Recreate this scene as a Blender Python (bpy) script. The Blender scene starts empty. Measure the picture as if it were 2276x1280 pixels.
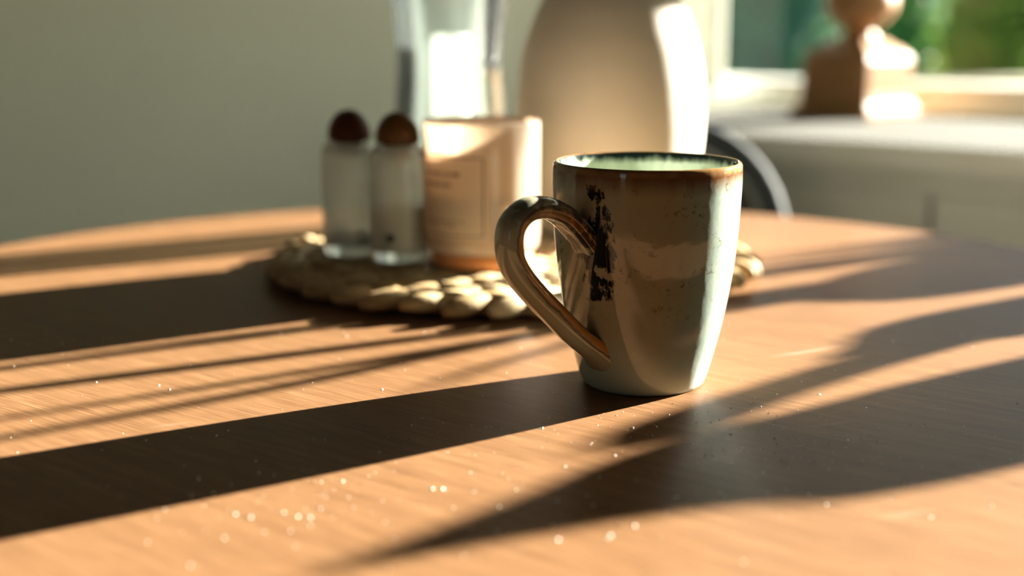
import bpy, bmesh, math, random
from mathutils import Vector, Matrix
S = bpy.context.scene
COL = S.collection
random.seed(7)
PI = math.pi
rad = math.radians
# ------------------------------------------------------------------ camera, sky, sun, exposure
# table top is z = 0, camera 16 cm above it, looking along +Y and 11.7 degrees down
cd = bpy.data.cameras.new('camera'); cam = bpy.data.objects.new('camera', cd); COL.objects.link(cam)
cam.location = (0, 0, .16); cam.rotation_euler = (rad(90 - 11.703), 0, 0)
cd.sensor_width = 36; cd.lens = 2800 / 2276 * 36
cd.clip_start = .01; cd.clip_end = 200
cd.dof.use_dof = True; cd.dof.focus_distance = .542; cd.dof.aperture_fstop = 3.6
S.camera = cam
S.view_settings.view_transform = 'Standard'; S.view_settings.look = 'None'
S.view_settings.exposure = 2.05; S.view_settings.gamma = 1; S.view_settings.use_curve_mapping = False
S.cycles.use_denoising = True
SUN_AZ, SUN_T = rad(31.5), .32                      # azimuth from +X, tangent of the elevation
world = bpy.data.worlds.new('sky'); S.world = world; world.use_nodes = True
wn = world.node_tree
sky = wn.nodes.new('ShaderNodeTexSky'); sky.sky_type = 'NISHITA'; sky.sun_disc = False
sky.sun_elevation = math.atan(SUN_T); sky.sun_rotation = PI / 2 - SUN_AZ
wn.links.new(sky.outputs[0], wn.nodes['Background'].inputs[0])
wn.nodes['Background'].inputs[1].default_value = .05
sl = bpy.data.lights.new('sun', 'SUN'); so = bpy.data.objects.new('sun', sl); COL.objects.link(so)
sl.energy = 16; sl.angle = rad(.55); sl.color = (1, .93, .81)
sd = Vector((math.cos(SUN_AZ), math.sin(SUN_AZ), SUN_T)).normalized()
so.location = sd * 6; so.rotation_euler = sd.to_track_quat('Z', 'Y').to_euler()

# ------------------------------------------------------------------ helpers
class Mat:
    def __init__(s, name):
        s.m = bpy.data.materials.new(name); s.m.use_nodes = True
        s.t = s.m.node_tree; s.t.nodes.clear()
        s.out = s.t.nodes.new('ShaderNodeOutputMaterial')
    def n(s, typ, ins=None, **props):
        nd = s.t.nodes.new('ShaderNode' + typ)
        for k, v in props.items(): setattr(nd, k, v)
        for k, v in (ins or {}).items():
            if isinstance(v, bpy.types.NodeSocket): s.t.links.new(v, nd.inputs[k])
            else:
                if isinstance(v, tuple) and len(v) == 3 and nd.inputs[k].type == 'RGBA': v = (*v, 1)
                nd.inputs[k].default_value = v
        return nd
    def math(s, op, a, b=0.0, clamp=False):
        return s.n('Math', {0: a, 1: b}, operation=op, use_clamp=clamp).outputs[0]
    def mix(s, f, a, b, blend='MIX'):
        nd = s.n('MixRGB', {0: f, 1: a, 2: b}, blend_type=blend); return nd.outputs[0]
    def ramp(s, f, *stops):
        nd = s.n('ValToRGB', {0: f}); e = nd.color_ramp.elements
        while len(e) < len(stops): e.new(.5)
        for k, (p, c) in enumerate(stops):
            e[k].position = p; e[k].color = (c, c, c, 1) if not isinstance(c, tuple) else (*c, 1)
        return nd.outputs[0]
    def coord(s, which='Object'): return s.n('TexCoord').outputs[which]
    def mapping(s, v, scale=(1, 1, 1), rot=(0, 0, 0), loc=(0, 0, 0)):
        return s.n('Mapping', {0: v, 'Scale': scale, 'Rotation': rot, 'Location': loc}).outputs[0]
    def noise(s, v, scale, detail=4, rough=.5, dist=0):
        return s.n('TexNoise', {'Vector': v, 'Scale': scale, 'Detail': detail, 'Roughness': rough, 'Distortion': dist}).outputs['Fac']
    def bump(s, h, strength, dist=.001):
        return s.n('Bump', {'Height': h, 'Strength': strength, 'Distance': dist}).outputs[0]
    def pbr(s, color, rough=.5, spec=.5, normal=None, **extra):
        ins = {'Base Color': color, 'Roughness': rough, 'Specular IOR Level': spec}
        if normal is not None: ins['Normal'] = normal
        ins.update(extra)
        return s.n('BsdfPrincipled', ins).outputs[0]
    def done(s, sh):
        s.t.links.new(sh, s.out.inputs[0]); return s.m

def simple(name, col, rough=.5, spec=.5, var=.0, scale=20, bump=0):
    m = Mat(name); c = m.coord()
    nz = m.noise(c, scale, 5)
    color = m.mix(nz, tuple(x * (1 - var) for x in col), tuple(min(1, x * (1 + var)) for x in col)) if var else (*col, 1)
    nr = m.bump(nz, bump, .002) if bump else None
    return m.done(m.pbr(color, rough, spec, nr))

def link(name, mesh, mat=None, parent=None, smooth=True, loc=None):
    o = bpy.data.objects.new(name, mesh); COL.objects.link(o)
    if mat: mesh.materials.append(mat)
    if parent: o.parent = parent
    if loc: o.location = loc
    if smooth: mesh.shade_smooth()
    return o
def tag(o, label=None, cat=None, group=None, kind=None):
    for k, v in (('label', label), ('category', cat), ('group', group), ('kind', kind)):
        if v: o[k] = v
    return o
def thing(name, label, cat, loc=(0, 0, 0), rz=0, group=None):
    o = bpy.data.objects.new(name, None); COL.objects.link(o); o.empty_display_size = .02
    o.location = loc; o.rotation_euler = (0, 0, rz)
    return tag(o, label, cat, group)
def pydata(name, verts, faces, uvs=None):
    me = bpy.data.meshes.new(name); me.from_pydata([tuple(v) for v in verts], [], faces); me.update()
    if uvs:
        ul = me.uv_layers.new(name='UVMap')
        for lp in me.loops: ul.data[lp.index].uv = uvs[lp.vertex_index]
    return me
def spline(pts, n):
    """Catmull-Rom through the points, n steps for each span."""
    out = []
    P = [tuple(2 * a - b for a, b in zip(pts[0], pts[1]))] + list(pts) + [tuple(2 * a - b for a, b in zip(pts[-1], pts[-2]))]
    for i in range(1, len(P) - 2):
        for k in range(n):
            t = k / n
            out.append(tuple(.5 * (2 * b + (c - a) * t + (2 * a - 5 * b + 4 * c - d) * t * t + (3 * b - a - 3 * c + d) * t ** 3)
                             for a, b, c, d in zip(P[i - 1], P[i], P[i + 1], P[i + 2])))
    out.append(tuple(pts[-1])); return out
def lathe(name, prof, seg=48, vs=None, sx=1.0):
    """Surface of revolution of (r, z) pairs; r = 0 closes into a point. uv = (angle, vs)."""
    V, Fc, U, rows = [], [], [], []
    for i, (r, z) in enumerate(prof):
        v = vs[i] if vs else i / (len(prof) - 1)
        if r < 1e-6:
            rows.append([len(V)]); V.append((0, 0, z)); U.append((.5, v))
        else:
            rows.append(list(range(len(V), len(V) + seg)))
            for k in range(seg):
                a = 2 * PI * k / seg; V.append((r * math.cos(a) * sx, r * math.sin(a), z)); U.append((k / seg, v))
    for A, B in zip(rows, rows[1:]):
        for k in range(seg):
            q = (k + 1) % seg
            if len(A) == 1 and len(B) == 1: continue
            if len(A) == 1: Fc.append((A[0], B[q], B[k]))
            elif len(B) == 1: Fc.append((A[k], A[q], B[0]))
            else: Fc.append((A[k], A[q], B[q], B[k]))
    me = pydata(name, V, Fc, U)
    bm = bmesh.new(); bm.from_mesh(me); bmesh.ops.recalc_face_normals(bm, faces=bm.faces); bm.to_mesh(me); bm.free()
    return me
def box_bm(bm, x0, x1, y0, y1, z0, z1, bev=0, M=None):
    r = bmesh.ops.create_cube(bm, size=1)['verts']
    for v in r: v.co = Vector((x0 + (v.co.x + .5) * (x1 - x0), y0 + (v.co.y + .5) * (y1 - y0), z0 + (v.co.z + .5) * (z1 - z0)))
    if bev:
        es = list({e for v in r for e in v.link_edges})
        r2 = bmesh.ops.bevel(bm, geom=es, offset=bev, segments=2, affect='EDGES', profile=.5)
        r = list({v for f in r2['faces'] for v in f.verts} | {v for v in r if v.is_valid})
    if M is not None: bmesh.ops.transform(bm, matrix=M, verts=r)
def box(name, x0, x1, y0, y1, z0, z1, mat, parent=None, bev=0, M=None):
    bm = bmesh.new(); box_bm(bm, x0, x1, y0, y1, z0, z1, bev, M)
    me = bpy.data.meshes.new(name); bm.to_mesh(me); bm.free()
    return link(name, me, mat, parent, smooth=False)
def boxes(name, lst, mat, parent=None, bev=0, M=None):
    bm = bmesh.new()
    for b in lst: box_bm(bm, *b, bev, M)
    me = bpy.data.meshes.new(name); bm.to_mesh(me); bm.free()
    return link(name, me, mat, parent, smooth=False)
def sweep(name, path, radii, seg=10, close=True):
    """Round tube along 3-D points."""
    V, Fc = [], []
    path = [Vector(p) for p in path]; up = Vector((0, 0, 1)); prev = None
    for i, p in enumerate(path):
        t = (path[min(i + 1, len(path) - 1)] - path[max(i - 1, 0)]).normalized()
        if prev is None: a = t.cross(up) if abs(t.z) < .95 else t.cross(Vector((1, 0, 0)))
        else: a = prev - t * prev.dot(t)
        a.normalize(); b = t.cross(a); prev = a
        r = radii[i] if isinstance(radii, (list, tuple)) else radii
        for k in range(seg):
            an = 2 * PI * k / seg; V.append(p + (a * math.cos(an) + b * math.sin(an)) * r)
    for i in range(len(path) - 1):
        for k in range(seg):
            q = (k + 1) % seg; Fc.append((i * seg + k, i * seg + q, (i + 1) * seg + q, (i + 1) * seg + k))
    if close: Fc.append(tuple(range(seg))[::-1]); Fc.append(tuple(range((len(path) - 1) * seg, len(path) * seg)))
    return pydata(name, V, Fc)

# ------------------------------------------------------------------ materials
def wood_table():
    m = Mat('dark_stained_table_wood'); c = m.coord()
    g = m.mapping(c, rot=(0, 0, rad(37)))                       # x now runs along the grain
    fine = m.noise(m.mapping(g, (38, 1400, 1)), 1.0, 4, .6)
    mid = m.noise(m.mapping(g, (9, 210, 1)), 1.0, 4, .6, .3)
    broad = m.noise(m.mapping(g, (2.2, 26, 1)), 1.0, 3)
    col = m.mix(m.ramp(mid, (.3, 0.), (.72, 1.)), (.138, .070, .031), (.24, .128, .062))
    col = m.mix(m.ramp(fine, (.36, .8), (.6, 0.)), col, (.066, .031, .013))
    col = m.mix(m.math('MULTIPLY', broad, .5), col, (.185, .099, .048))
    # hair scratches, thin and few
    w = m.n('TexWave', {'Vector': m.mapping(c, (1, 1, 1), (0, 0, rad(63))), 'Scale': 3.1, 'Distortion': 3.0, 'Detail': 2, 'Detail Scale': .7}).outputs['Fac']
    scr = m.math('MULTIPLY', m.ramp(w, (.9993, 0.), (1., 1.)), m.ramp(m.noise(c, 9, 2), (.56, 0.), (.62, 1.)))
    col = m.mix(m.math('MULTIPLY', scr, .28), col, (.4, .33, .26))
    rough = m.math('ADD', m.math('MULTIPLY', fine, .16), .33)
    h = m.math('ADD', m.math('MULTIPLY', fine, .7), m.math('MULTIPLY', mid, .5))
    return m.done(m.pbr(col, rough, .07, m.bump(h, .16, .0006)))
def glaze(handle=False):
    m = Mat('reactive_glaze_handle' if handle else 'reactive_glaze'); c = m.coord()
    uv = m.n('UVMap').outputs[0]; sx = m.n('SeparateXYZ', {0: uv}); u, v = sx.outputs[0], sx.outputs[1]
    drip = m.noise(m.mapping(c, (190, 190, 12)), 1.0, 3)
    cloud = m.noise(c, 42, 5, .6); cloud2 = m.noise(c, 17, 3)
    cel, tan = (.26, .335, .295), (.33, .25, .13)
    patch = .62
    if not handle:                                                  # tan mixed in mostly around the front and handle side of the wall
        du0 = m.math('ABSOLUTE', m.math('SUBTRACT', u, .69))
        patch = m.ramp(m.math('ADD', du0, m.math('MULTIPLY', m.math('SUBTRACT', cloud2, .5), .10)), (.07, 1.), (.135, .12))
        patch = m.math('MULTIPLY', patch, m.ramp(m.math('ADD', v, m.math('MULTIPLY', m.math('SUBTRACT', cloud2, .5), .4)), (.06, .25), (.26, .8), (.4, 1.)))
    else: patch = m.ramp(cloud2, (.35, .45), (.65, .8))
    col = m.mix(m.math('MULTIPLY', patch, m.ramp(cloud2, (.35, .75), (.65, 1.))), cel, tan)
    col = m.mix(m.math('MULTIPLY', m.ramp(cloud, (.5, 0.), (.75, 1.)), .35), col, (.42, .41, .33))
    spk = m.noise(c, 330, 3, .6); spm = m.noise(c, 70, 3)
    specks = m.math('MULTIPLY', m.ramp(spk, (.56, 0.), (.66, 1.)), m.ramp(spm, (.47, 0.), (.58, 1.)))
    if not handle:
        col = m.mix(m.math('MULTIPLY', m.ramp(v, (0., 1.), (.30, 0.)), .8), col, (.40, .46, .40))       # cooler, cleaner glaze near the foot
        brown = m.math('MULTIPLY', specks, m.ramp(v, (.3, 0.), (.45, 1.)))
        col = m.mix(m.math('MULTIPLY', brown, .7), col, (.10, .055, .02))
        # almost black iron spots in a column beside the handle
        du = m.math('DIVIDE', m.math('SUBTRACT', u, .648), .042)
        colm = m.math('POWER', 2.7183, m.math('MULTIPLY', m.math('MULTIPLY', du, du), -1.0))
        blot = m.noise(m.mapping(c, (1, 1, .55)), 150, 6, .66)
        zmask = m.ramp(v, (.26, 0.), (.34, .7), (.70, 1.), (.93, .8), (.96, 0.))
        zn = m.ramp(m.noise(m.mapping(c, (.1, .1, 1)), 75, 2), (.38, .55), (.58, 1.))
        f = m.math('MULTIPLY', m.math('MULTIPLY', colm, zmask), zn)
        f = m.ramp(m.math('ADD', m.math('MULTIPLY', f, .42), m.math('MULTIPLY', blot, 1.05)), (.785, 0.), (.83, 1.))
        col = m.mix(f, col, (.008, .008, .011))
        # brown band with drips below the lip
        dv = m.math('ADD', v, m.math('MULTIPLY', m.math('SUBTRACT', drip, .5), .06))
        band = m.ramp(dv, (.885, 0.), (.945, .75), (.965, 1.), (.985, .9))
        col = m.mix(band, col, (.11, .045, .014))
        amber = m.math('MULTIPLY', m.ramp(v, (.962, 0.), (.978, 1.), (.998, 1.)), m.ramp(m.noise(c, 120, 3), (.35, .2), (.6, 1.)))
        col = m.mix(amber, col, (.22, .12, .045))
        # inside
        ins = m.math('GREATER_THAN', v, 1.012)
        inner = m.mix(m.ramp(m.noise(m.mapping(c, (260, 260, 60)), 1.0, 3), (.35, 0.), (.65, 1.)), (.46, .53, .40), (.56, .62, .49))
        dvi = m.math('ADD', v, m.math('MULTIPLY', m.math('SUBTRACT', drip, .5), .05))
        lipin = m.ramp(m.math('SUBTRACT', dvi, 1.0), (.02, 1.), (.05, 0.))
        inner = m.mix(lipin, inner, (.012, .02, .02))
        col = m.mix(ins, col, inner)
    else:
        dv = m.math('DIVIDE', m.math('SUBTRACT', u, .70), .075)
        wob = m.math('MULTIPLY', m.math('SUBTRACT', m.noise(c, 160, 3), .5), .9)
        g = m.math('ADD', dv, wob)
        g = m.math('POWER', 2.7183, m.math('MULTIPLY', m.math('MULTIPLY', g, g), -1.2))
        along = m.ramp(v, (0., 1.), (.22, .9), (.33, .4), (.45, .75), (.95, 1.))
        col = m.mix(m.math('MULTIPLY', m.ramp(g, (.25, 0.), (.75, 1.)), along), col, (.52, .22, .03))
        edge = m.math('MULTIPLY', m.ramp(g, (.10, 0.), (.3, 1.), (.6, 0.)), .8)
        col = m.mix(edge, col, (.05, .022, .012))
        top = m.math('MULTIPLY', m.ramp(v, (0., 1.), (.14, .9), (.30, .45), (.42, .55), (.5, 0.)), m.ramp(m.noise(m.mapping(c, (1, 1, 1)), 130, 4), (.42, 0.), (.52, 1.)))
        col = m.mix(top, col, (.014, .012, .014))
    rip = m.noise(m.mapping(c, (1, 1, .6)), 75, 2)
    peel = m.noise(c, 420, 2)
    h = m.math('ADD', rip, m.math('MULTIPLY', peel, .08))
    return m.done(m.pbr(col, .07, .55, m.bump(h, .22, .0016)))
def clear_glass(name, tint=(.96, .985, .975), haze=.06, ior=1.5):
    m = Mat(name)
    fr = m.n('Fresnel', {'IOR': ior}).outputs[0]
    tr = m.n('BsdfTransparent', {'Color': tint}).outputs[0]
    hz = m.n('BsdfTranslucent', {'Color': (.9, .95, .93)}).outputs[0]
    df = m.n('BsdfDiffuse', {'Color': (.85, .9, .88)}).outputs[0]
    hz = m.n('MixShader', {0: .5, 1: hz, 2: df}).outputs[0]
    body = m.n('MixShader', {0: haze, 1: tr, 2: hz}).outputs[0]
    gl = m.n('BsdfGlossy', {'Color': (1, 1, 1), 'Roughness': .03}).outputs[0]
    return m.done(m.n('MixShader', {0: fr, 1: body, 2: gl}).outputs[0])
def shaker_glass():
    m = Mat('solid_shaker_glass')
    g = m.n('BsdfGlass', {'Color': (.97, .99, .985), 'Roughness': .02, 'IOR': 1.47}).outputs[0]
    d = m.n('BsdfDiffuse', {'Color': (.95, .98, .96)}).outputs[0]; t = m.n('BsdfTranslucent', {'Color': (.9, .95, .93)}).outputs[0]
    h = m.n('MixShader', {0: .5, 1: d, 2: t}).outputs[0]  # white haze mixed in to brighten the clear glass
    return m.done(m.n('MixShader', {0: .5, 1: g, 2: h}).outputs[0])
def wax(name, col):
    m = Mat(name); t = m.n('BsdfTranslucent', {'Color': col}).outputs[0]
    return m.done(m.n('MixShader', {0: .4, 1: m.pbr((*col, 1), .4, .4), 2: t}).outputs[0])
def jar_glass():
    m = Mat('frosted_jar_glass')
    fr = m.n('Fresnel', {'IOR': 1.45}).outputs[0]
    tl = m.n('BsdfTranslucent', {'Color': (.92, .75, .58)}).outputs[0]
    df = m.n('BsdfDiffuse', {'Color': (.74, .62, .50)}).outputs[0]
    tr = m.n('BsdfTransparent', {'Color': (1, .93, .85)}).outputs[0]
    a = m.n('MixShader', {0: .45, 1: tl, 2: df}).outputs[0]
    b = m.n('MixShader', {0: .14, 1: a, 2: tr}).outputs[0]
    gl = m.n('BsdfGlossy', {'Roughness': .12}).outputs[0]
    return m.done(m.n('MixShader', {0: fr, 1: b, 2: gl}).outputs[0])
def leafy(name, c0, c1, trans=.4, scale=8):
    m = Mat(name); c = m.coord()
    col = m.mix(m.noise(c, scale, 3), c0, c1)
    df = m.pbr(col, .45, .4)
    tl = m.n('BsdfTranslucent', {'Color': m.mix(.5, col, (.4, .6, .12))}).outputs[0]
    return m.done(m.n('MixShader', {0: trans, 1: df, 2: tl}).outputs[0])
def turned_wood(name, c0, c1, rough=.45, s=(8, 8, 60)):
    m = Mat(name); c = m.coord()
    nz = m.noise(m.mapping(c, s), 1.5, 4, .6, .5)
    return m.done(m.pbr(m.mix(m.ramp(nz, (.3, 0.), (.7, 1.)), c0, c1), rough, .2, m.bump(nz, .1, .001)))
def straw():
    m = Mat('dried_seagrass'); c = m.coord()
    st = m.noise(m.mapping(c, (30, 700, 700)), 1.0, 3)
    info = m.n('ObjectInfo').outputs['Random']
    base = m.mix(info, (.36, .24, .105), (.72, .56, .33))
    col = m.mix(m.ramp(st, (.35, 0.), (.65, 1.)), m.mix(.55, base, (.16, .09, .035)), base)
    return m.done(m.pbr(col, .6, .3, m.bump(st, .5, .0008)))
def label_mat():
    m = Mat('printed_paper_label'); uv = m.n('UVMap').outputs[0]
    sp = m.n('SeparateXYZ', {0: uv}); u, v = sp.outputs[0], sp.outputs[1]
    def band(x, a, b): return m.math('MULTIPLY', m.math('GREATER_THAN', x, a), m.math('LESS_THAN', x, b))
    marks = None
    for v0, v1, u0, u1 in ((.74, .785, .30, .74), (.61, .655, .30, .66), (.20, .215, .3, .80), (.15, .165, .3, .7)):
        dash = m.ramp(m.noise(m.mapping(uv, (60, 1, 1), loc=(0, v0 * 50, 0)), 1.0, 0), (.42, 0.), (.45, 1.))
        b = m.math('MULTIPLY', m.math('MULTIPLY', band(v, v0, v1), band(u, u0, u1)), dash)
        marks = b if marks is None else m.math('ADD', marks, b)
    du = m.math('ABSOLUTE', m.math('SUBTRACT', u, .5)); dv = m.math('ABSOLUTE', m.math('SUBTRACT', v, .5))
    ln = m.math('ADD', m.math('MULTIPLY', band(du, .445, .46), m.math('LESS_THAN', dv, .463)),
                m.math('MULTIPLY', band(dv, .447, .463), m.math('LESS_THAN', du, .46)))
    f = m.math('ADD', marks, ln, True)
    col = m.mix(m.math('MULTIPLY', f, .85), (.92, .82, .69), (.20, .11, .07))
    return m.done(m.n('MixShader', {0: .55, 1: m.pbr(col, .6, .3), 2: m.n('BsdfTranslucent', {'Color': col}).outputs[0]}).outputs[0])

def linen():
    m = Mat('off_white_linen'); c = m.coord(); col = m.mix(m.noise(c, 200, 2), (.62, .63, .58), (.70, .70, .65))
    return m.done(m.n('MixShader', {0: .35, 1: m.pbr(col, .9, .1), 2: m.n('BsdfTranslucent', {'Color': col}).outputs[0]}).outputs[0])
M_table = wood_table(); M_glaze = glaze(); M_glazeh = glaze(True)
M_glass = clear_glass('clear_shaker_glass', haze=.25); M_shk = shaker_glass(); M_hglass = clear_glass('clear_vase_glass', (.93, .965, .955), .05)
M_pane = clear_glass('window_pane_glass', (.98, .99, .985), .0, 1.12)
M_jar = jar_glass(); M_straw = straw(); M_label = label_mat()
M_wall = simple('grey_green_wall_paint', (.82, .87, .745), .85, .2, .03, 6)
M_darkwall = simple('dark_wall_paint', (.15, .13, .11), .8, .3, .03, 5)  # unseen walls darkened to keep bounced light off the table
M_ceil = simple('ceiling_boards', (.07, .06, .05), .9, .2)
M_floor = turned_wood('pale_oak_floor', (.66, .60, .50), (.74, .69, .58), .5, (1, 12, 1))
M_frame = simple('white_window_paint', (.72, .73, .69), .4, .4)
M_side = simple('white_sideboard_lacquer', (.78, .79, .71), .35, .5, .03, 8)
M_stop = simple('shade_toned_worktop', (.10, .10, .09), .9, .05, .06, 40)  # dark grey puts the half shade on the pale top into its colour
M_vase = simple('matte_stoneware', (.72, .655, .55), .75, .25, .06, 30, .15)
M_knobr = turned_wood('dark_red_brown_wood', (.045, .012, .004), (.08, .022, .007), .4)
M_knobb = turned_wood('mid_brown_wood', (.085, .04, .012), (.13, .062, .018), .4)
M_plinth = turned_wood('warm_turned_wood', (.26, .13, .05), (.36, .19, .08), .5, (6, 6, 40))
M_wax = wax('ivory_wax', (.86, .80, .62))
M_waxw = wax('white_wax', (.90, .90, .86))
M_amber = simple('amber_wood_base', (.70, .30, .10), .35, .4, .15, 40)
M_wick = simple('charred_wick', (.02, .018, .015), .9)
M_spice = simple('brown_peppercorns', (.06, .032, .016), .7, .3, .5, 500, .6)
M_salt = simple('grey_salt', (.74, .70, .60), .7, .3, .1, 800, .4)
M_black = simple('dark_chair_fabric', (.018, .02, .02), .7, .3, .2, 300, .3)
M_steel = simple('blue_grey_metal', (.022, .029, .033), .75, .2)
M_curt = linen()
M_dust = simple('pale_crumb', (.85, .82, .75), .6, .4)

# ------------------------------------------------------------------ the setting
# The window wall runs along W (to the right and towards the camera); NW points outdoors.
W2 = Vector((.74703, -.66479, 0)); N2 = Vector((.66479, .74703, 0)); K = 1.36593
MR = Matrix(((W2.x, N2.x, 0, 0), (W2.y, N2.y, 0, 0), (0, 0, 1, 0), (0, 0, 0, 1)))   # (w, n, z) -> world
def wn_pt(w, n, z): return W2 * w + N2 * n + Vector((0, 0, z))
WALL = K + .52; FZ = -.74; CZ = 1.70
W0, W1 = -1.30, .95            # window opening along the wall
Z0, Z1 = .035, 1.25            # and in height
def struct(o): o['kind'] = 'structure'; return o
WL = -1.42                      # corner of the window wall and the side wall, hidden behind the vase
CN = wn_pt(WL, WALL, 0); LD = Vector((-math.cos(rad(25)), -math.sin(rad(25)), 0)); LN = Vector((LD.y, -LD.x, 0))   # side wall runs to the left from the corner
ML = Matrix(((LD.x, LN.x, 0, CN.x), (LD.y, LN.y, 0, CN.y), (0, 0, 1, 0), (0, 0, 0, 1)))
struct(box('floor', -3.9, 1.75, -2.5, WALL, FZ - .05, FZ, M_floor, M=MR))
struct(box('ceiling', -3.9, 1.75, -2.5, WALL + .12, CZ, CZ + .05, M_ceil, M=MR))
struct(boxes('wall_back', [(WL, W0, WALL, WALL + .12, FZ, CZ), (W1, 1.75, WALL, WALL + .12, FZ, CZ),
                           (W0, W1, WALL, WALL + .12, FZ, Z0), (W0, W1, WALL, WALL + .12, Z1, CZ)], M_wall, M=MR))
struct(box('wall_left', 0, 3.3, 0, .12, FZ, CZ, M_wall, M=ML))
struct(box('baseboard_left', 0, 3.3, -.015, 0, FZ, FZ + .09, M_frame, M=ML))
struct(box('wall_right', 1.75, 1.85, -2.5, WALL + .12, FZ, CZ, M_darkwall, M=MR))
D0, D1 = -.12, .30             # narrow glazed door behind the camera
struct(boxes('wall_front', [(-2.9, D0, -2.6, -2.5, FZ, CZ), (D1, 1.75, -2.6, -2.5, FZ, CZ), (D0, D1, -2.6, -2.5, 1.3, CZ)], M_darkwall, M=MR))
struct(box('wall_side', -2.75, -2.65, -2.5, -1.1, FZ, CZ, M_darkwall, M=MR))
struct(box('baseboard_back', WL, 1.75, WALL - .015, WALL, FZ, FZ + .09, M_frame, M=MR))
dr = struct(boxes('door_1', [(D0, D0 + .05, -2.57, -2.52, FZ, 1.3), (D1 - .05, D1, -2.57, -2.52, FZ, 1.3),
                             (D0 + .05, D1 - .05, -2.57, -2.52, FZ, FZ + .1), (D0 + .05, D1 - .05, -2.57, -2.52, 1.22, 1.3)], M_frame, M=MR))
box('pane', D0 + .05, D1 - .05, -2.55, -2.545, FZ + .1, 1.22, M_pane, dr, M=MR)
FR = .035
wd = struct(boxes('window_1', [(W0, W0 + .05, WALL + .03, WALL + .09, Z0, Z1), (W1 - .05, W1, WALL + .03, WALL + .09, Z0, Z1),
                               (W0 + .05, W1 - .05, WALL + .03, WALL + .09, Z0, Z0 + .038), (W0 + .05, W1 - .05, WALL + .03, WALL + .09, Z1 - .05, Z1)],
                  M_frame, M=MR, bev=.004))
box('pane', W0 + .05, W1 - .05, WALL + .058, WALL + .062, Z0 + .038, Z1 - .05, M_pane, wd, M=MR)
# daylight sampling helpers for the two openings
for nm, w0, w1, n, z0, z1, flip in (('window_daylight', W0, W1, WALL + .15, Z0, Z1, 0), ('door_daylight', D0, D1, -2.65, FZ, 1.3, 1)):
    l = bpy.data.lights.new(nm, 'AREA'); l.shape = 'RECTANGLE'; l.size = w1 - w0; l.size_y = z1 - z0; l.cycles.is_portal = True
    o = bpy.data.objects.new(nm, l); COL.objects.link(o); o.location = wn_pt((w0 + w1) / 2, n, (z0 + z1) / 2)
    o.rotation_euler = (N2 if not flip else -N2).to_track_quat('Z', 'Y').to_euler()
# outdoors
GZ = -.95
M_pave = simple('pale_terrace', (.50, .46, .38), .9, .2, .1, 4)
struct(box('terrace', -12, 14, WALL + .12, 16, GZ - .1, GZ, M_pave))['label'] = 'pale terrace outside the window'
bpy.data.objects['terrace'].location = (0, 1.9, 0)
gw = struct(box('garden_wall', -6, 12, 6.0, 6.25, GZ, -.085, simple('rendered_garden_wall', (.62, .56, .44), .9, .2, .12, 3)))

def shrub(name, label, x, y, rx, rz, zc, c0, c1, n, seed, leaf=.07):
    rnd = random.Random(seed)
    r = thing(name, label, 'shrub', (x, y, GZ), 0, 'garden shrubs beyond the wall')
    mat = leafy(name + '_leaf', c0, c1, .45, 3)
    V, Fc = [], []
    for i in range(n):
        d = Vector((rnd.gauss(0, 1), rnd.gauss(0, 1), rnd.gauss(0, 1))).normalized()
        k = rnd.random() ** .4
        bumpy = 1 + .18 * math.sin(5 * d.x + seed) * math.cos(6 * d.z + seed)
        p = Vector((d.x * rx * k * bumpy, d.y * rx * .8 * k * bumpy, zc - GZ + d.z * rz * k * bumpy))
        if p.z < .05: continue
        a = Vector((rnd.gauss(0, 1), rnd.gauss(0, 1), rnd.gauss(0, 1))).normalized(); b = a.orthogonal().normalized()
        s = leaf * rnd.uniform(.6, 1.3); q = len(V)
        V += [p - a * s, p - b * s * .45, p + a * s, p + b * s * .45]; Fc.append((q, q + 1, q + 2, q + 3))
    f = link('foliage', pydata('foliage', V, Fc), mat, r, smooth=False); f['kind'] = 'stuff'
    link('trunk', sweep('trunk', [(0, 0, 0), (.03, 0, .3), (0, .02, zc - GZ)], [.06, .05, .02], 8), M_plinth, r)
shrub('conifer', 'blue-green conifer shrub behind the garden wall, beside the window jamb', 1.55, 7.1, .42, .9, .05, (.025, .115, .115), (.07, .22, .215), 3600, 1)
shrub('leafy_shrub', 'mid-green leafy shrub behind the wooden candle holder', 2.37, 7.9, .42, .8, .05, (.03, .15, .07), (.08, .30, .13), 3200, 2)
shrub('flowering_shrub', 'yellow-green sunlit shrub in the middle of the garden view', 2.62, 6.85, .30, .75, .06, (.065, .14, .03), (.13, .225, .06), 3000, 3)
shrub('round_shrub', 'deep green shrub at the edge of the garden view', 3.44, 7.1, .38, .75, .04, (.03, .17, .025), (.08, .32, .065), 3200, 4)
shrub('tall_shrub', 'dark green tall hedge shrub standing furthest back', 2.9, 10.6, 2.4, 1.3, .35, (.02, .09, .045), (.06, .19, .08), 9000, 5, .14)

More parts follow.
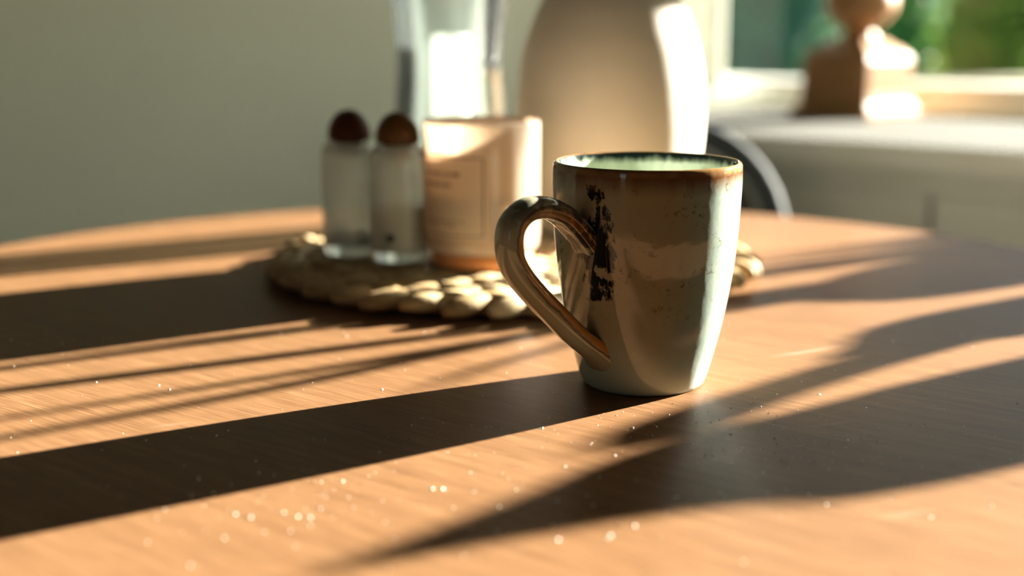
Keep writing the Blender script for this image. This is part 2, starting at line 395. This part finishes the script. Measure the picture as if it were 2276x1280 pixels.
# ------------------------------------------------------------------ large furniture
# dining table
tb = thing('dining_table', 'round dark-stained wooden dining table with brushed grain', 'table', (-.004, .722, 0))
R = .437
pr = [(0, -.03), (R - .03, -.03), (R - .012, -.028), (R - .003, -.02), (R, -.010), (R - .001, -.004), (R - .004, -.001), (R - .009, 0)]
top = link('tabletop', lathe('tabletop', pr + [(r, 0) for r in (R - .012, .3, .15)] + [(0, 0)], 160), M_table, tb, smooth=False)
link('pedestal', lathe('pedestal', spline([(0, -.03), (.12, -.03), (.06, -.06), (.045, -.2), (.055, -.45), (.05, -.6), (.08, -.66), (0, -.66)], 4), 40), M_table, tb)
for k in range(4):
    a = PI / 4 + k * PI / 2; M = Matrix.Rotation(a, 4, 'Z')
    link('foot', sweep('foot', [M @ Vector(p) for p in ((.03, 0, -.62), (.14, 0, -.65), (.26, 0, -.70), (.32, 0, -.718))], [.03, .03, .025, .02], 10), M_table, tb)
# sideboard under the window
sb = thing('sideboard', 'long white sideboard standing under the window', 'sideboard', wn_pt(0, K, FZ), math.atan2(W2.y, W2.x))
SZ = .03 - FZ; SL, SR = -1.13, .95
box('top', SL, SR, 0, .50, SZ - .03, SZ, M_stop, sb, .004)
box('edge_strip', SL, SR, -.004, 0, SZ - .03, SZ - .001, M_side, sb, .001)  # front edge of the same top, left pale without that shade
box('body', SL + .02, SR - .02, .05, .50, .08, SZ - .03, M_side, sb)
nd = 4
for k in range(nd):
    x0 = SL + .03 + k * (SR - SL - .06) / nd; x1 = x0 + (SR - SL - .06) / nd - .006
    dpart = box('door', x0, x1, .032, .05, .10, SZ - .06, M_side, sb, .003)
    boxes('door_panel', [(x0 + .05, x1 - .05, .026, .032, .15, SZ - .11)], M_side, dpart, .002)
    kn = link('knob', lathe('knob', [(0, 0), (.006, 0), (.006, .012), (.013, .018), (.012, .024), (0, .026)], 16), M_steel, dpart)
    kn.rotation_euler = (PI / 2, 0, 0); kn.location = (x0 + .025 if k % 2 else x1 - .025, .032, .45)
for x in (SL + .08, SR - .08):
    for y in (.09, .45): link('leg', lathe('leg', [(0, 0), (.018, 0), (.025, .08), (0, .08)], 16), M_side, sb, loc=(x, y, 0))

# chair with a dark rounded back
ch = thing('dining_chair', 'dark upholstered chair with rounded back in blue-grey metal frame', 'chair', (.100, 1.02, FZ), 0)
CW = .17; HB = .795
def back_outline(w, h0, h1, r, n=8):
    P = [(-w, h0), (-w, h1 - r)]
    for k in range(1, n + 1):
        a = PI - k * PI / 2 / n; P.append((-w + r + r * math.cos(a), h1 - r + r * math.sin(a)))
    for k in range(n + 1):
        a = PI / 2 - k * PI / 2 / n; P.append((w - r + r * math.cos(a), h1 - r + r * math.sin(a)))
    P.append((w, h0)); return P
def back_y(x, z): return .195 + .10 * (z - .45) / .35 - .5 * x * x
ol = back_outline(CW - .018, .47, HB - .016, .085)
V, Fc = [], []
for sgn in (-1, 1):
    for x, z in ol: V.append((x, back_y(x, z) + sgn * .012, z))
    V.append((0, back_y(0, .62) + sgn * .018, .62))
n = len(ol)
for k in range(n):
    q = (k + 1) % n
    Fc += [(k, q, n), (n + 1 + q, n + 1 + k, 2 * n + 1), (q, k, n + 1 + k, n + 1 + q)]
link('backrest', pydata('backrest', V, Fc), M_black, ch, smooth=False)
fr = [(x, back_y(x, z), z) for x, z in back_outline(CW, .40, HB, .10)]
link('back_frame', sweep('back_frame', fr, .0125, 12), M_steel, ch)
bm = bmesh.new(); box_bm(bm, -.175, .175, -.2, .17, .42, .465, .018); me = bpy.data.meshes.new('seat'); bm.to_mesh(me); bm.free()
link('seat', me, M_black, ch, smooth=False)
for x in (-.15, .15):
    for y0, y1 in ((-.17, -.19), (.15, .20)): link('leg', sweep('leg', [(x, y0, .43), (x * 1.08, y1, 0)], [.012, .009], 10), M_steel, ch)

# curtain at the window jamb and an unseen blind added above to cut the sun
CWR = -1.17
V, Fc = [], []
cw0, cw1, nx = -1.40, CWR, 48
for side in (0, 1):
    for i in range(nx + 1):
        w = cw0 + (cw1 - cw0) * i / nx
        n_ = WALL - .032 + .016 * math.sin(i / nx * 2 * PI * 4.5) + .006 * math.sin(i * .9) + side * .002
        for z in (.055, 1.32): V.append(wn_pt(w, n_, z))
st = 2 * (nx + 1)
for side in (0, 1):
    for i in range(nx):
        a = side * st + 2 * i; Fc.append((a, a + 2, a + 3, a + 1))
cu = link('curtain', pydata('curtain', V, Fc), M_curt); tag(cu, 'off-white curtain hanging in folds at the window jamb', 'curtain')
bl = thing('added_blind', 'unseen white blind added over the window to cut the high sun', 'blind', wn_pt(0, WALL + .012, 0), math.atan2(W2.y, W2.x))
box('fabric', W0 + .06, W1 - .01, -.001, .001, .625, 1.235, M_curt, bl)
box('hem_bar', W0 + .06, W1 - .01, -.004, .004, .617, .627, M_frame, bl)
tube = link('roller', sweep('roller', [(W0 + .06, 0, 1.235), (W1 - .01, 0, 1.235)], .009, 16), M_frame, bl)

# ------------------------------------------------------------------ things on the table
# mug
MX, MY = .0603, .562
mug = thing('mug', 'reactive-glazed stoneware mug in pale green and brown with looped handle', 'mug', (MX, MY, 0))
out = [(.0272, .0004), (.0284, .0022), (.0301, .0070), (.0317, .0131), (.0343, .0233), (.0364, .0331), (.0383, .0438), (.0398, .0540),
       (.0408, .0640), (.0415, .0726), (.0420, .0838), (.0423, .0929), (.04225, .0985)]
osp = spline(out, 5)
rim = [(.0421, .1003), (.0417, .1013), (.0411, .1018), (.0404, .1017), (.0398, .1010), (.0395, .0998)]
inn = spline([(.0393, .097), (.0391, .090), (.0387, .0800), (.0382, .0680), (.0370, .0550), (.0350, .0420), (.0325, .0300), (.0295, .0180), (.0255, .0095), (.018, .0072), (0, .0066)], 4)
base = [(0, .0016), (.022, .0016), (.0235, .0004), (.0255, 0)]
H = .1018
prof = base + osp + rim + inn
vs = [0] * len(base) + [z / H for r, z in osp] + [.985, .992, 1.0, 1.008, 1.016, 1.022] + [1 + (H - z) / H for r, z in inn]
link('body', lathe('body', prof, 128, vs), M_glaze, mug)
hd = Vector((-.73, -.683, 0)).normalized(); hn = Vector((hd.y, -hd.x, 0))
hp = [(.0310, .0600), (.0385, .0690), (.0476, .0777), (.0550, .0830), (.0656, .0868), (.0759, .0862), (.0828, .0808), (.0842, .0723),
      (.0807, .0629), (.0711, .0521), (.0586, .0408), (.0461, .0298), (.0340, .0212), (.0270, .0165)]
hpp = spline(hp, 6); seg = 28
V, Fc, U = [], [], []
for i, (p, z) in enumerate(hpp):
    a, b = hpp[max(i - 1, 0)], hpp[min(i + 1, len(hpp) - 1)]
    t = Vector((b[0] - a[0], b[1] - a[1])).normalized(); nrm = Vector((-t.y, t.x)); f = i / (len(hpp) - 1)   # nrm: outward (left of travel)
    fl = 1 + .40 * max(0, 1 - f / .16) ** 2 + .45 * max(0, (f - .84) / .16) ** 2
    tt, ww = .0049 * fl, .0069 * fl * (1 + .06 * math.sin(f * 9))
    for k in range(seg):
        an = 2 * PI * k / seg; ca, sa = math.cos(an), math.sin(an)
        ca2 = math.copysign(abs(ca) ** .85, ca); sa2 = math.copysign(abs(sa) ** .85, sa)
        if ca < 0: ca2 *= 1 - .18 * math.exp(-(sa / .35) ** 2)        # shallow groove on the inner face
        q = nrm * (ca2 * tt); V.append(hd * (p + q.x) + Vector((0, 0, z + q.y)) + hn * (sa2 * ww)); U.append((k / seg, f))
for i in range(len(hpp) - 1):
    for k in range(seg):
        q = (k + 1) % seg; Fc.append((i * seg + k, (i + 1) * seg + k, (i + 1) * seg + q, i * seg + q))
Fc += [tuple(range(seg)), tuple(range((len(hpp) - 1) * seg, len(hpp) * seg))[::-1]]
hm = pydata('handle', V, Fc, U)
bm = bmesh.new(); bm.from_mesh(hm); bmesh.ops.recalc_face_normals(bm, faces=bm.faces); bm.to_mesh(hm); bm.free()
link('handle', hm, M_glazeh, mug)

# braided placemat
PX, PY, PR, PT = 0.0, .834, .155, .014
pm = thing('placemat', 'round braided seagrass placemat under the jars and vase', 'placemat', (PX, PY, 0))
link('backing', lathe('backing', [(0, .001), (PR - .012, .001), (PR - .006, .004), (PR - .012, .007), (0, .007)], 64), M_straw, pm)
V, Fc, sg, ns = [], [], 6, 5
for i in range(ns + 1):
    t = i / ns; w = math.sin(PI * (.12 + .76 * t)) ** .7
    for k in range(sg):
        a = 2 * PI * k / sg; V.append(((t - .5) * .034, math.cos(a) * .0068 * w + .004 * math.sin((t - .5) * PI), math.sin(a) * .0064 * w + .0012 * math.sin(t * PI)))
for i in range(ns):
    for k in range(sg): Fc.append((i * sg + k, i * sg + (k + 1) % sg, (i + 1) * sg + (k + 1) % sg, (i + 1) * sg + k))
Fc += [tuple(range(sg))[::-1], tuple(range(ns * sg, ns * sg + sg))]
strand = pydata('braid_strand', V, Fc); strand.materials.append(M_straw); strand.shade_smooth()
core = bmesh.new()
for ring in range(7):
    rr = PR - .0085 - ring * .0212
    cnt = max(5, round(2 * PI * rr / .0232))
    for row in (0, 1):
        for k in range(cnt):
            a = 2 * PI * (k + .5 * row + .3 * ring) / cnt + random.uniform(-.006, .006)
            r2 = rr + (.0052 if row == 0 else -.0052)
            loc = Vector((r2 * math.cos(a), r2 * math.sin(a), .0072 + random.uniform(-.0004, .0008)))
            rz = a + PI / 2 + (rad(24) if row == 0 else rad(-24)); s = random.uniform(.92, 1.1)
            M = Matrix.Translation(loc) @ Matrix.Rotation(rz, 4, 'Z') @ Matrix.Rotation(random.uniform(-.3, .3), 4, 'X') @ Matrix.Diagonal((s * .92, s * .95, 1, 1))
            if ring < 5:
                o = bpy.data.objects.new('braid_strand', strand); COL.objects.link(o); o.parent = pm; o.matrix_local = M
            else:
                t = strand.copy(); t.transform(M); core.from_mesh(t); bpy.data.meshes.remove(t)
me = bpy.data.meshes.new('braid_core'); core.to_mesh(me); core.free(); me.shade_smooth()
o = link('braid_core', me, M_straw, pm); o['kind'] = 'stuff'

# shakers
def shaker(name, label, x, y, knobmat, fill, fillmat, peb):
    r = thing(name, label, 'shaker', (x, y, PT)); rr = .0188
    o_ = spline([(.0140, 0), (.0170, .0010), (.0186, .004), (rr, .010), (rr, .040), (rr, .064), (.0178, .0695), (.0150, .0725), (.0126, .0740)], 3)
    i_ = spline([(.0108, .0735), (.0135, .0705), (.0162, .0668), (.0170, .060), (.0170, .030), (.0168, .010), (.0140, .0072), (0, .0068)], 3)
    link('glass_body', lathe('glass_body', [(0, 0)] + o_ + i_, 48), M_shk, r)
    link('filling', lathe('filling', [(0, .0072), (.0150, .0080), (.0166, .0105), (.0166, fill - .001), (.014, fill + .0008), (.006, fill + .002), (0, fill + .0015)], 32), fillmat, r)
    for (px, py, pz) in peb:
        g = link('peppercorn', lathe('peppercorn', [(0, -.003), (.0022, -.002), (.003, 0), (.0022, .002), (0, .003)], 12), M_wick, r, loc=(px, py, pz))
    k = [(0, .0640), (.0070, .0640), (.0092, .0735), (.0096, .0748), (.0136, .0750), (.0139, .0772)]
    k += [(.0139 * math.cos(a), .0780 + .0165 * math.sin(a)) for a in [PI / 2 * q / 10 for q in range(11)]]
    k[-1] = (0, k[-1][1])
    link('stopper', lathe('stopper', k, 40), knobmat, r)
shaker('pepper_shaker', 'clear glass shaker with dark red-brown domed stopper, brown layer in its foot', -.1048, .815, M_knobr, .0135, M_spice, [])
shaker('salt_shaker', 'clear glass shaker with mid-brown domed stopper, grey filling, beside the candle jar', -.0716, .793, M_knobb, .034, M_salt, [(-.004, -.0172, .017)])

# candle jar
cj = thing('candle_jar', 'frosted peach glass candle jar with a printed beige label', 'candle', (-.0188, .782, PT))
jo = [(.030, .009), (.0335, .0102), (.0355, .0135), (.036, .020), (.036, .06), (.0362, .0885), (.0356, .0902), (.0346, .0890)]
ji = [(.0338, .085), (.0336, .05), (.0334, .018), (.031, .0145), (0, .0140)]
link('jar', lathe('jar', [(0, .009)] + jo + ji, 72), M_jar, cj)
link('jar_base', lathe('jar_base', [(0, .0), (.0290, 0), (.0312, .0015), (.0318, .004), (.0308, .0088), (0, .0089)], 56), M_amber, cj)
link('wax', lathe('wax', [(0, .0142), (.0305, .0149), (.0330, .0185), (.0332, .046), (.031, .0448), (0, .0445)], 56), M_wax, cj)
link('wick', sweep('wick', [(0, 0, .044), (.001, 0, .052), (.002, .001, .056)], .0009, 8), M_wick, cj)
V, Fc, U = [], [], []; na, nz = 30, 6
for i in range(na + 1):
    a = rad(-190) + rad(108) * i / na
    for j in range(nz + 1):
        V.append((.0364 * math.cos(a), .0364 * math.sin(a), .0205 + .0515 * j / nz)); U.append((i / na, j / nz))
for i in range(na):
    for j in range(nz): q = i * (nz + 1) + j; Fc.append((q, q + nz + 1, q + nz + 2, q + 1))
link('label', pydata('label', V, Fc, U), M_label, cj)

# stoneware vase
va = thing('stoneware_vase', 'large round-bellied matte beige stoneware vase behind the mug', 'vase', (.0705, .915, PT))
vp = [(0, .004), (.038, .004), (.042, 0), (.0475, .001), (.0535, .012), (.0585, .026), (.0632, .043), (.0661, .061), (.0673, .080), (.0671, .096), (.0655, .113),
      (.0622, .131), (.0580, .145), (.0520, .160), (.0440, .173), (.0350, .183), (.0270, .191), (.0235, .200), (.0240, .214), (.0262, .222)]
vi = [(.0240, .222), (.0205, .212), (.0205, .200), (.030, .185), (.045, .165), (.058, .135), (.062, .10), (.058, .05), (.045, .01), (0, .008)]
link('body', lathe('body', spline(vp[:3], 1) + spline(vp[3:], 4) + spline(vi[:-1], 2) + [vi[-1]], 96), M_vase, va)

# clear glass hurricane vase with a white candle inside
gvx, gvy = -.0505, 1.032
gv = thing('glass_vase', 'tall clear glass vase around a white pillar candle', 'vase', (gvx, gvy, 0))
go = spline([(.036, 0), (.042, .002), (.0460, .010), (.0470, .05), (.0440, .10), (.0425, .13), (.0450, .17), (.052, .21), (.062, .245)], 4)
gi = [(r - .0026, z) for r, z in go[::-1] if z > .009] + [(.030, .0095), (0, .0095)]
link('glass_body', lathe('glass_body', [(0, 0)] + go + gi, 64), M_hglass, gv)
pc = thing('pillar_candle', 'white pillar candle standing inside the clear glass vase', 'candle', (gvx + .0015, gvy, .0096))
link('wax', lathe('wax', spline([(0, 0), (.0136, 0), (.0147, .002), (.0147, .07), (.0147, .138), (.0136, .1415), (.012, .1405), (.005, .138), (0, .1375)], 3), 40), M_waxw, pc)
link('wick', sweep('wick', [(0, 0, .137), (.001, 0, .144), (.002, 0, .149)], .0009, 8), M_wick, pc)

# ------------------------------------------------------------------ on the sideboard
# turned wooden candle holder
ho = thing('wooden_candle_holder', 'turned wooden candle holder with square plinth on the sideboard', 'candle holder', (.508, 1.882, .03), rad(39))
def square_loft(name, rows):
    V, Fc = [], []
    for s, z in rows:
        q = len(V); b = s * .10
        ring = [(s, s - b), (s - b, s), (-s + b, s), (-s, s - b), (-s, -s + b), (-s + b, -s), (s - b, -s), (s, -s + b)]
        V += [(x, y, z) for x, y in ring]
        if q: Fc += [(q - 8 + k, q - 8 + (k + 1) % 8, q + (k + 1) % 8, q + k) for k in range(8)]
    Fc += [tuple(range(8))[::-1], tuple(range(len(V) - 8, len(V)))]
    return pydata(name, V, Fc)
HS = 1.17
link('plinth', square_loft('plinth', [(.060, 0), (.060, .008), (.0545, .014), (.0515, .020), (.050, .030), (.050, .070), (.047, .077), (.040, .084), (.031, .090), (.024, .096)]), M_plinth, ho, smooth=False).scale = (HS,) * 3
link('baluster', lathe('baluster', spline([(0, .092), (.023, .094), (.0195, .103), (.0200, .108), (.0310, .116), (.0415, .130), (.0440, .143), (.040, .158), (.029, .170), (.022, .178), (.026, .186), (.020, .196),
     (.023, .23), (.028, .28), (.022, .32)], 4) + [(0, .32)], 48), M_plinth, ho).scale = (HS,) * 3
link('candle_cup', lathe('candle_cup', [(0, .318), (.030, .320), (.042, .330), (.044, .345), (.040, .347), (.026, .343), (.022, .335), (0, .335)], 40), M_plinth, ho).scale = (HS,) * 3

# potted plants on the sideboard (their leaves throw the soft shadows on the table)
SV = Vector((math.cos(SUN_AZ), math.sin(SUN_AZ), 0)); CV = Vector((-SV.y, SV.x, 0))
M_leaf = leafy('broad_leaf', (.02, .07, .02), (.04, .12, .03), .12); M_blade = leafy('grass_leaf', (.05, .12, .03), (.09, .17, .04), .15)
M_pot = simple('terracotta_pot', (.42, .20, .12), .8, .2, .1, 30); M_soil = simple('potting_soil', (.03, .02, .013), .95, .1, .4, 200)
def pot(root, r, h):
    link('pot', lathe('pot', [(0, 0), (r * .72, 0), (r * .95, h - .02), (r, h - .02), (r, h), (r * .9, h), (r * .88, h - .015), (0, h - .015)], 40), M_pot, root)
    link('soil', lathe('soil', [(0, h - .012), (r * .87, h - .014)], 32), M_soil, root)
def leaf(root, pts, mat, A0, bend=0.0, fold=.15):
    """Leaf blade through (c, z, half width) stations, facing the sun; base first."""
    sp = spline(pts, 5); V, Fc, n = [], [], len(sp)
    base = Vector(root.location)
    for i, (c, z, hw) in enumerate(sp):
        t = i / (n - 1); A = A0 + bend * t * t
        a_, b_ = sp[max(i - 1, 0)], sp[min(i + 1, n - 1)]
        d = Vector((b_[0] - a_[0], b_[1] - a_[1])).normalized(); pr_ = Vector((d.y, -d.x)); hw = max(hw, .0004)
        for k in (-1, -.5, 0, .5, 1):
            V.append(SV * (A - fold * hw * (1 - abs(k))) + CV * (c + pr_.x * hw * k) + Vector((0, 0, z + pr_.y * hw * k)) - base)
    for i in range(n - 1):
        for k in range(4): Fc.append((i * 5 + k, i * 5 + k + 1, i * 5 + k + 6, i * 5 + k + 5))
    return link('leaf', pydata('leaf', V, Fc), mat, root)
A1 = 1.50
zz = lambda a, A=A1: (A - a) * SUN_T                    # height at the plant that shades a table point `a` metres along the sun's line
p1 = thing('broadleaf_plant', 'potted plant with broad upright dark green leaves on the sideboard', 'plant', tuple(SV * A1 + CV * .345 + Vector((0, 0, .03))))
pot(p1, .068, .13)
leaf(p1, [(.345, .13, .004), (.338, .20, .030), (.332, zz(.70), .050), (.331, zz(.53), .052), (.330, zz(.40), .050), (.336, zz(.30), .038), (.334, zz(.22), .018), (.330, zz(.13), .001)], M_leaf, A1)
leaf(p1, [(.36, .13, .004), (.41, .18, .018), (.440, zz(.80), .033), (.442, zz(.66), .034), (.440, zz(.56), .029), (.434, zz(.50), .010), (.430, zz(.46), .001)], M_leaf, A1 - .02)
leaf(p1, [(.36, .13, .003), (.405, .20, .008), (.428, zz(.60), .010), (.420, zz(.46), .011), (.402, zz(.35), .011), (.384, zz(.275), .012), (.374, zz(.235), .001)], M_leaf, A1 + .03)
leaf(p1, [(.33, .13, .004), (.25, .16, .02), (.19, .17, .03), (.13, .15, .02), (.10, .13, .001)], M_leaf, A1 + .01)
p2 = thing('grassy_plant', 'potted plant with thin fanning grass-like leaves on the sideboard', 'plant', tuple(SV * A1 + CV * .585 + Vector((0, 0, .03))))
pot(p2, .060, .12)
for c_, hw_, a_ in ((.604, .0055, .50), (.622, .006, .545), (.640, .006, .52), (.656, .0055, .56)):
    leaf(p2, [(.592, .13, .004), (c_ - .006, .18, hw_), (c_, zz(.80), hw_ * 1.5), (c_ + .001, zz(.66), hw_), (c_ + .004, zz(a_ + .05), hw_ * .7), (c_ + .007, zz(a_), .0008)], M_blade, A1 + (c_ - .62))
leaf(p2, [(.58, .13, .006), (.545, .18, .025), (.532, zz(.80), .034), (.532, zz(.66), .034), (.538, zz(.60), .022), (.545, zz(.55), .009), (.547, zz(.49), .005), (.546, zz(.44), .001)], M_blade, A1 - .02)
leaf(p2, [(.585, .13, .006), (.575, .20, .020), (.572, zz(.70), .026), (.574, zz(.61), .016), (.578, zz(.575), .001)], M_blade, A1 + .02)
leaf(p2, [(.59, .13, .003), (.612, .24, .003), (.624, .38, .003), (.638, .455, .003), (.655, .500, .004), (.677, .514, .010), (.699, .514, .031), (.740, .512, .041), (.79, .508, .038), (.84, .49, .018), (.865, .475, .001)], M_blade, A1 + .04)  # arching leaf added to shade the top of the vase
for q, pts in enumerate(([(.59, .13), (.610, .22), (.618, zz(.45)), (.622, zz(.28)), (.625, zz(.08)), (.626, zz(-.02))],
                         [(.59, .13), (.572, .22), (.566, zz(.45)), (.574, zz(.26)), (.584, zz(.07)), (.588, zz(-.02))],
                         [(.58, .13), (.562, .22), (.553, zz(.42)), (.540, zz(.295)), (.524, zz(.19)), (.512, zz(.06)), (.50, zz(-.03))],
                         [(.585, .13), (.57, .21), (.560, zz(.42)), (.550, zz(.30)), (.543, zz(.18)), (.541, zz(.05)), (.54, zz(-.02))],
                         [(.58, .13), (.55, .21), (.535, zz(.45)), (.518, zz(.36)), (.500, zz(.30)), (.482, zz(.27))])):
    hw = (.005, .0065, .0055, .0045, .003, .003)[q]
    leaf(p2, [(c, z, hw * (.5, .8, 1, 1, .9, .6, .2)[min(k, 6)] if k < len(pts) - 1 else .0008) for k, (c, z) in enumerate(pts)], M_blade, A1 + (-.03, .02, 0, .03, -.02, .01)[q])

# ------------------------------------------------------------------ dust on the table
V, Fc = [], []
rnd = random.Random(3)
def crumb(x, y, s):
    q = len(V); a = rnd.uniform(0, PI)
    for k in range(3):
        t = a + k * 2 * PI / 3; V.append((x + math.cos(t) * s * rnd.uniform(.5, 1.3), y + math.sin(t) * s * rnd.uniform(.5, 1.3), .0))
    V.append((x, y, s * rnd.uniform(.6, 1.2))); Fc.extend([(q, q + 1, q + 3), (q + 1, q + 2, q + 3), (q + 2, q, q + 3)])
for i in range(260): crumb(rnd.gauss(.085, .05), rnd.gauss(.48, .035), .00018 + .0006 * rnd.random() ** 3)
for i in range(420): crumb(rnd.uniform(-.3, .3), rnd.uniform(.30, .68), .00016 + .0005 * rnd.random() ** 4)
for i in range(120): crumb(rnd.gauss(-.05, .05), rnd.gauss(.40, .03), .00018 + .0006 * rnd.random() ** 3)
keep = [f for f in Fc if (V[f[0]][0] - MX) ** 2 + (V[f[0]][1] - MY) ** 2 > .031 ** 2 and (V[f[0]][0] - PX) ** 2 + (V[f[0]][1] - PY) ** 2 > .16 ** 2]
du = link('dust', pydata('dust', V, keep), M_dust, smooth=False)
tag(du, 'fine pale crumbs and dust scattered on the table before the mug', 'dust', kind='stuff')
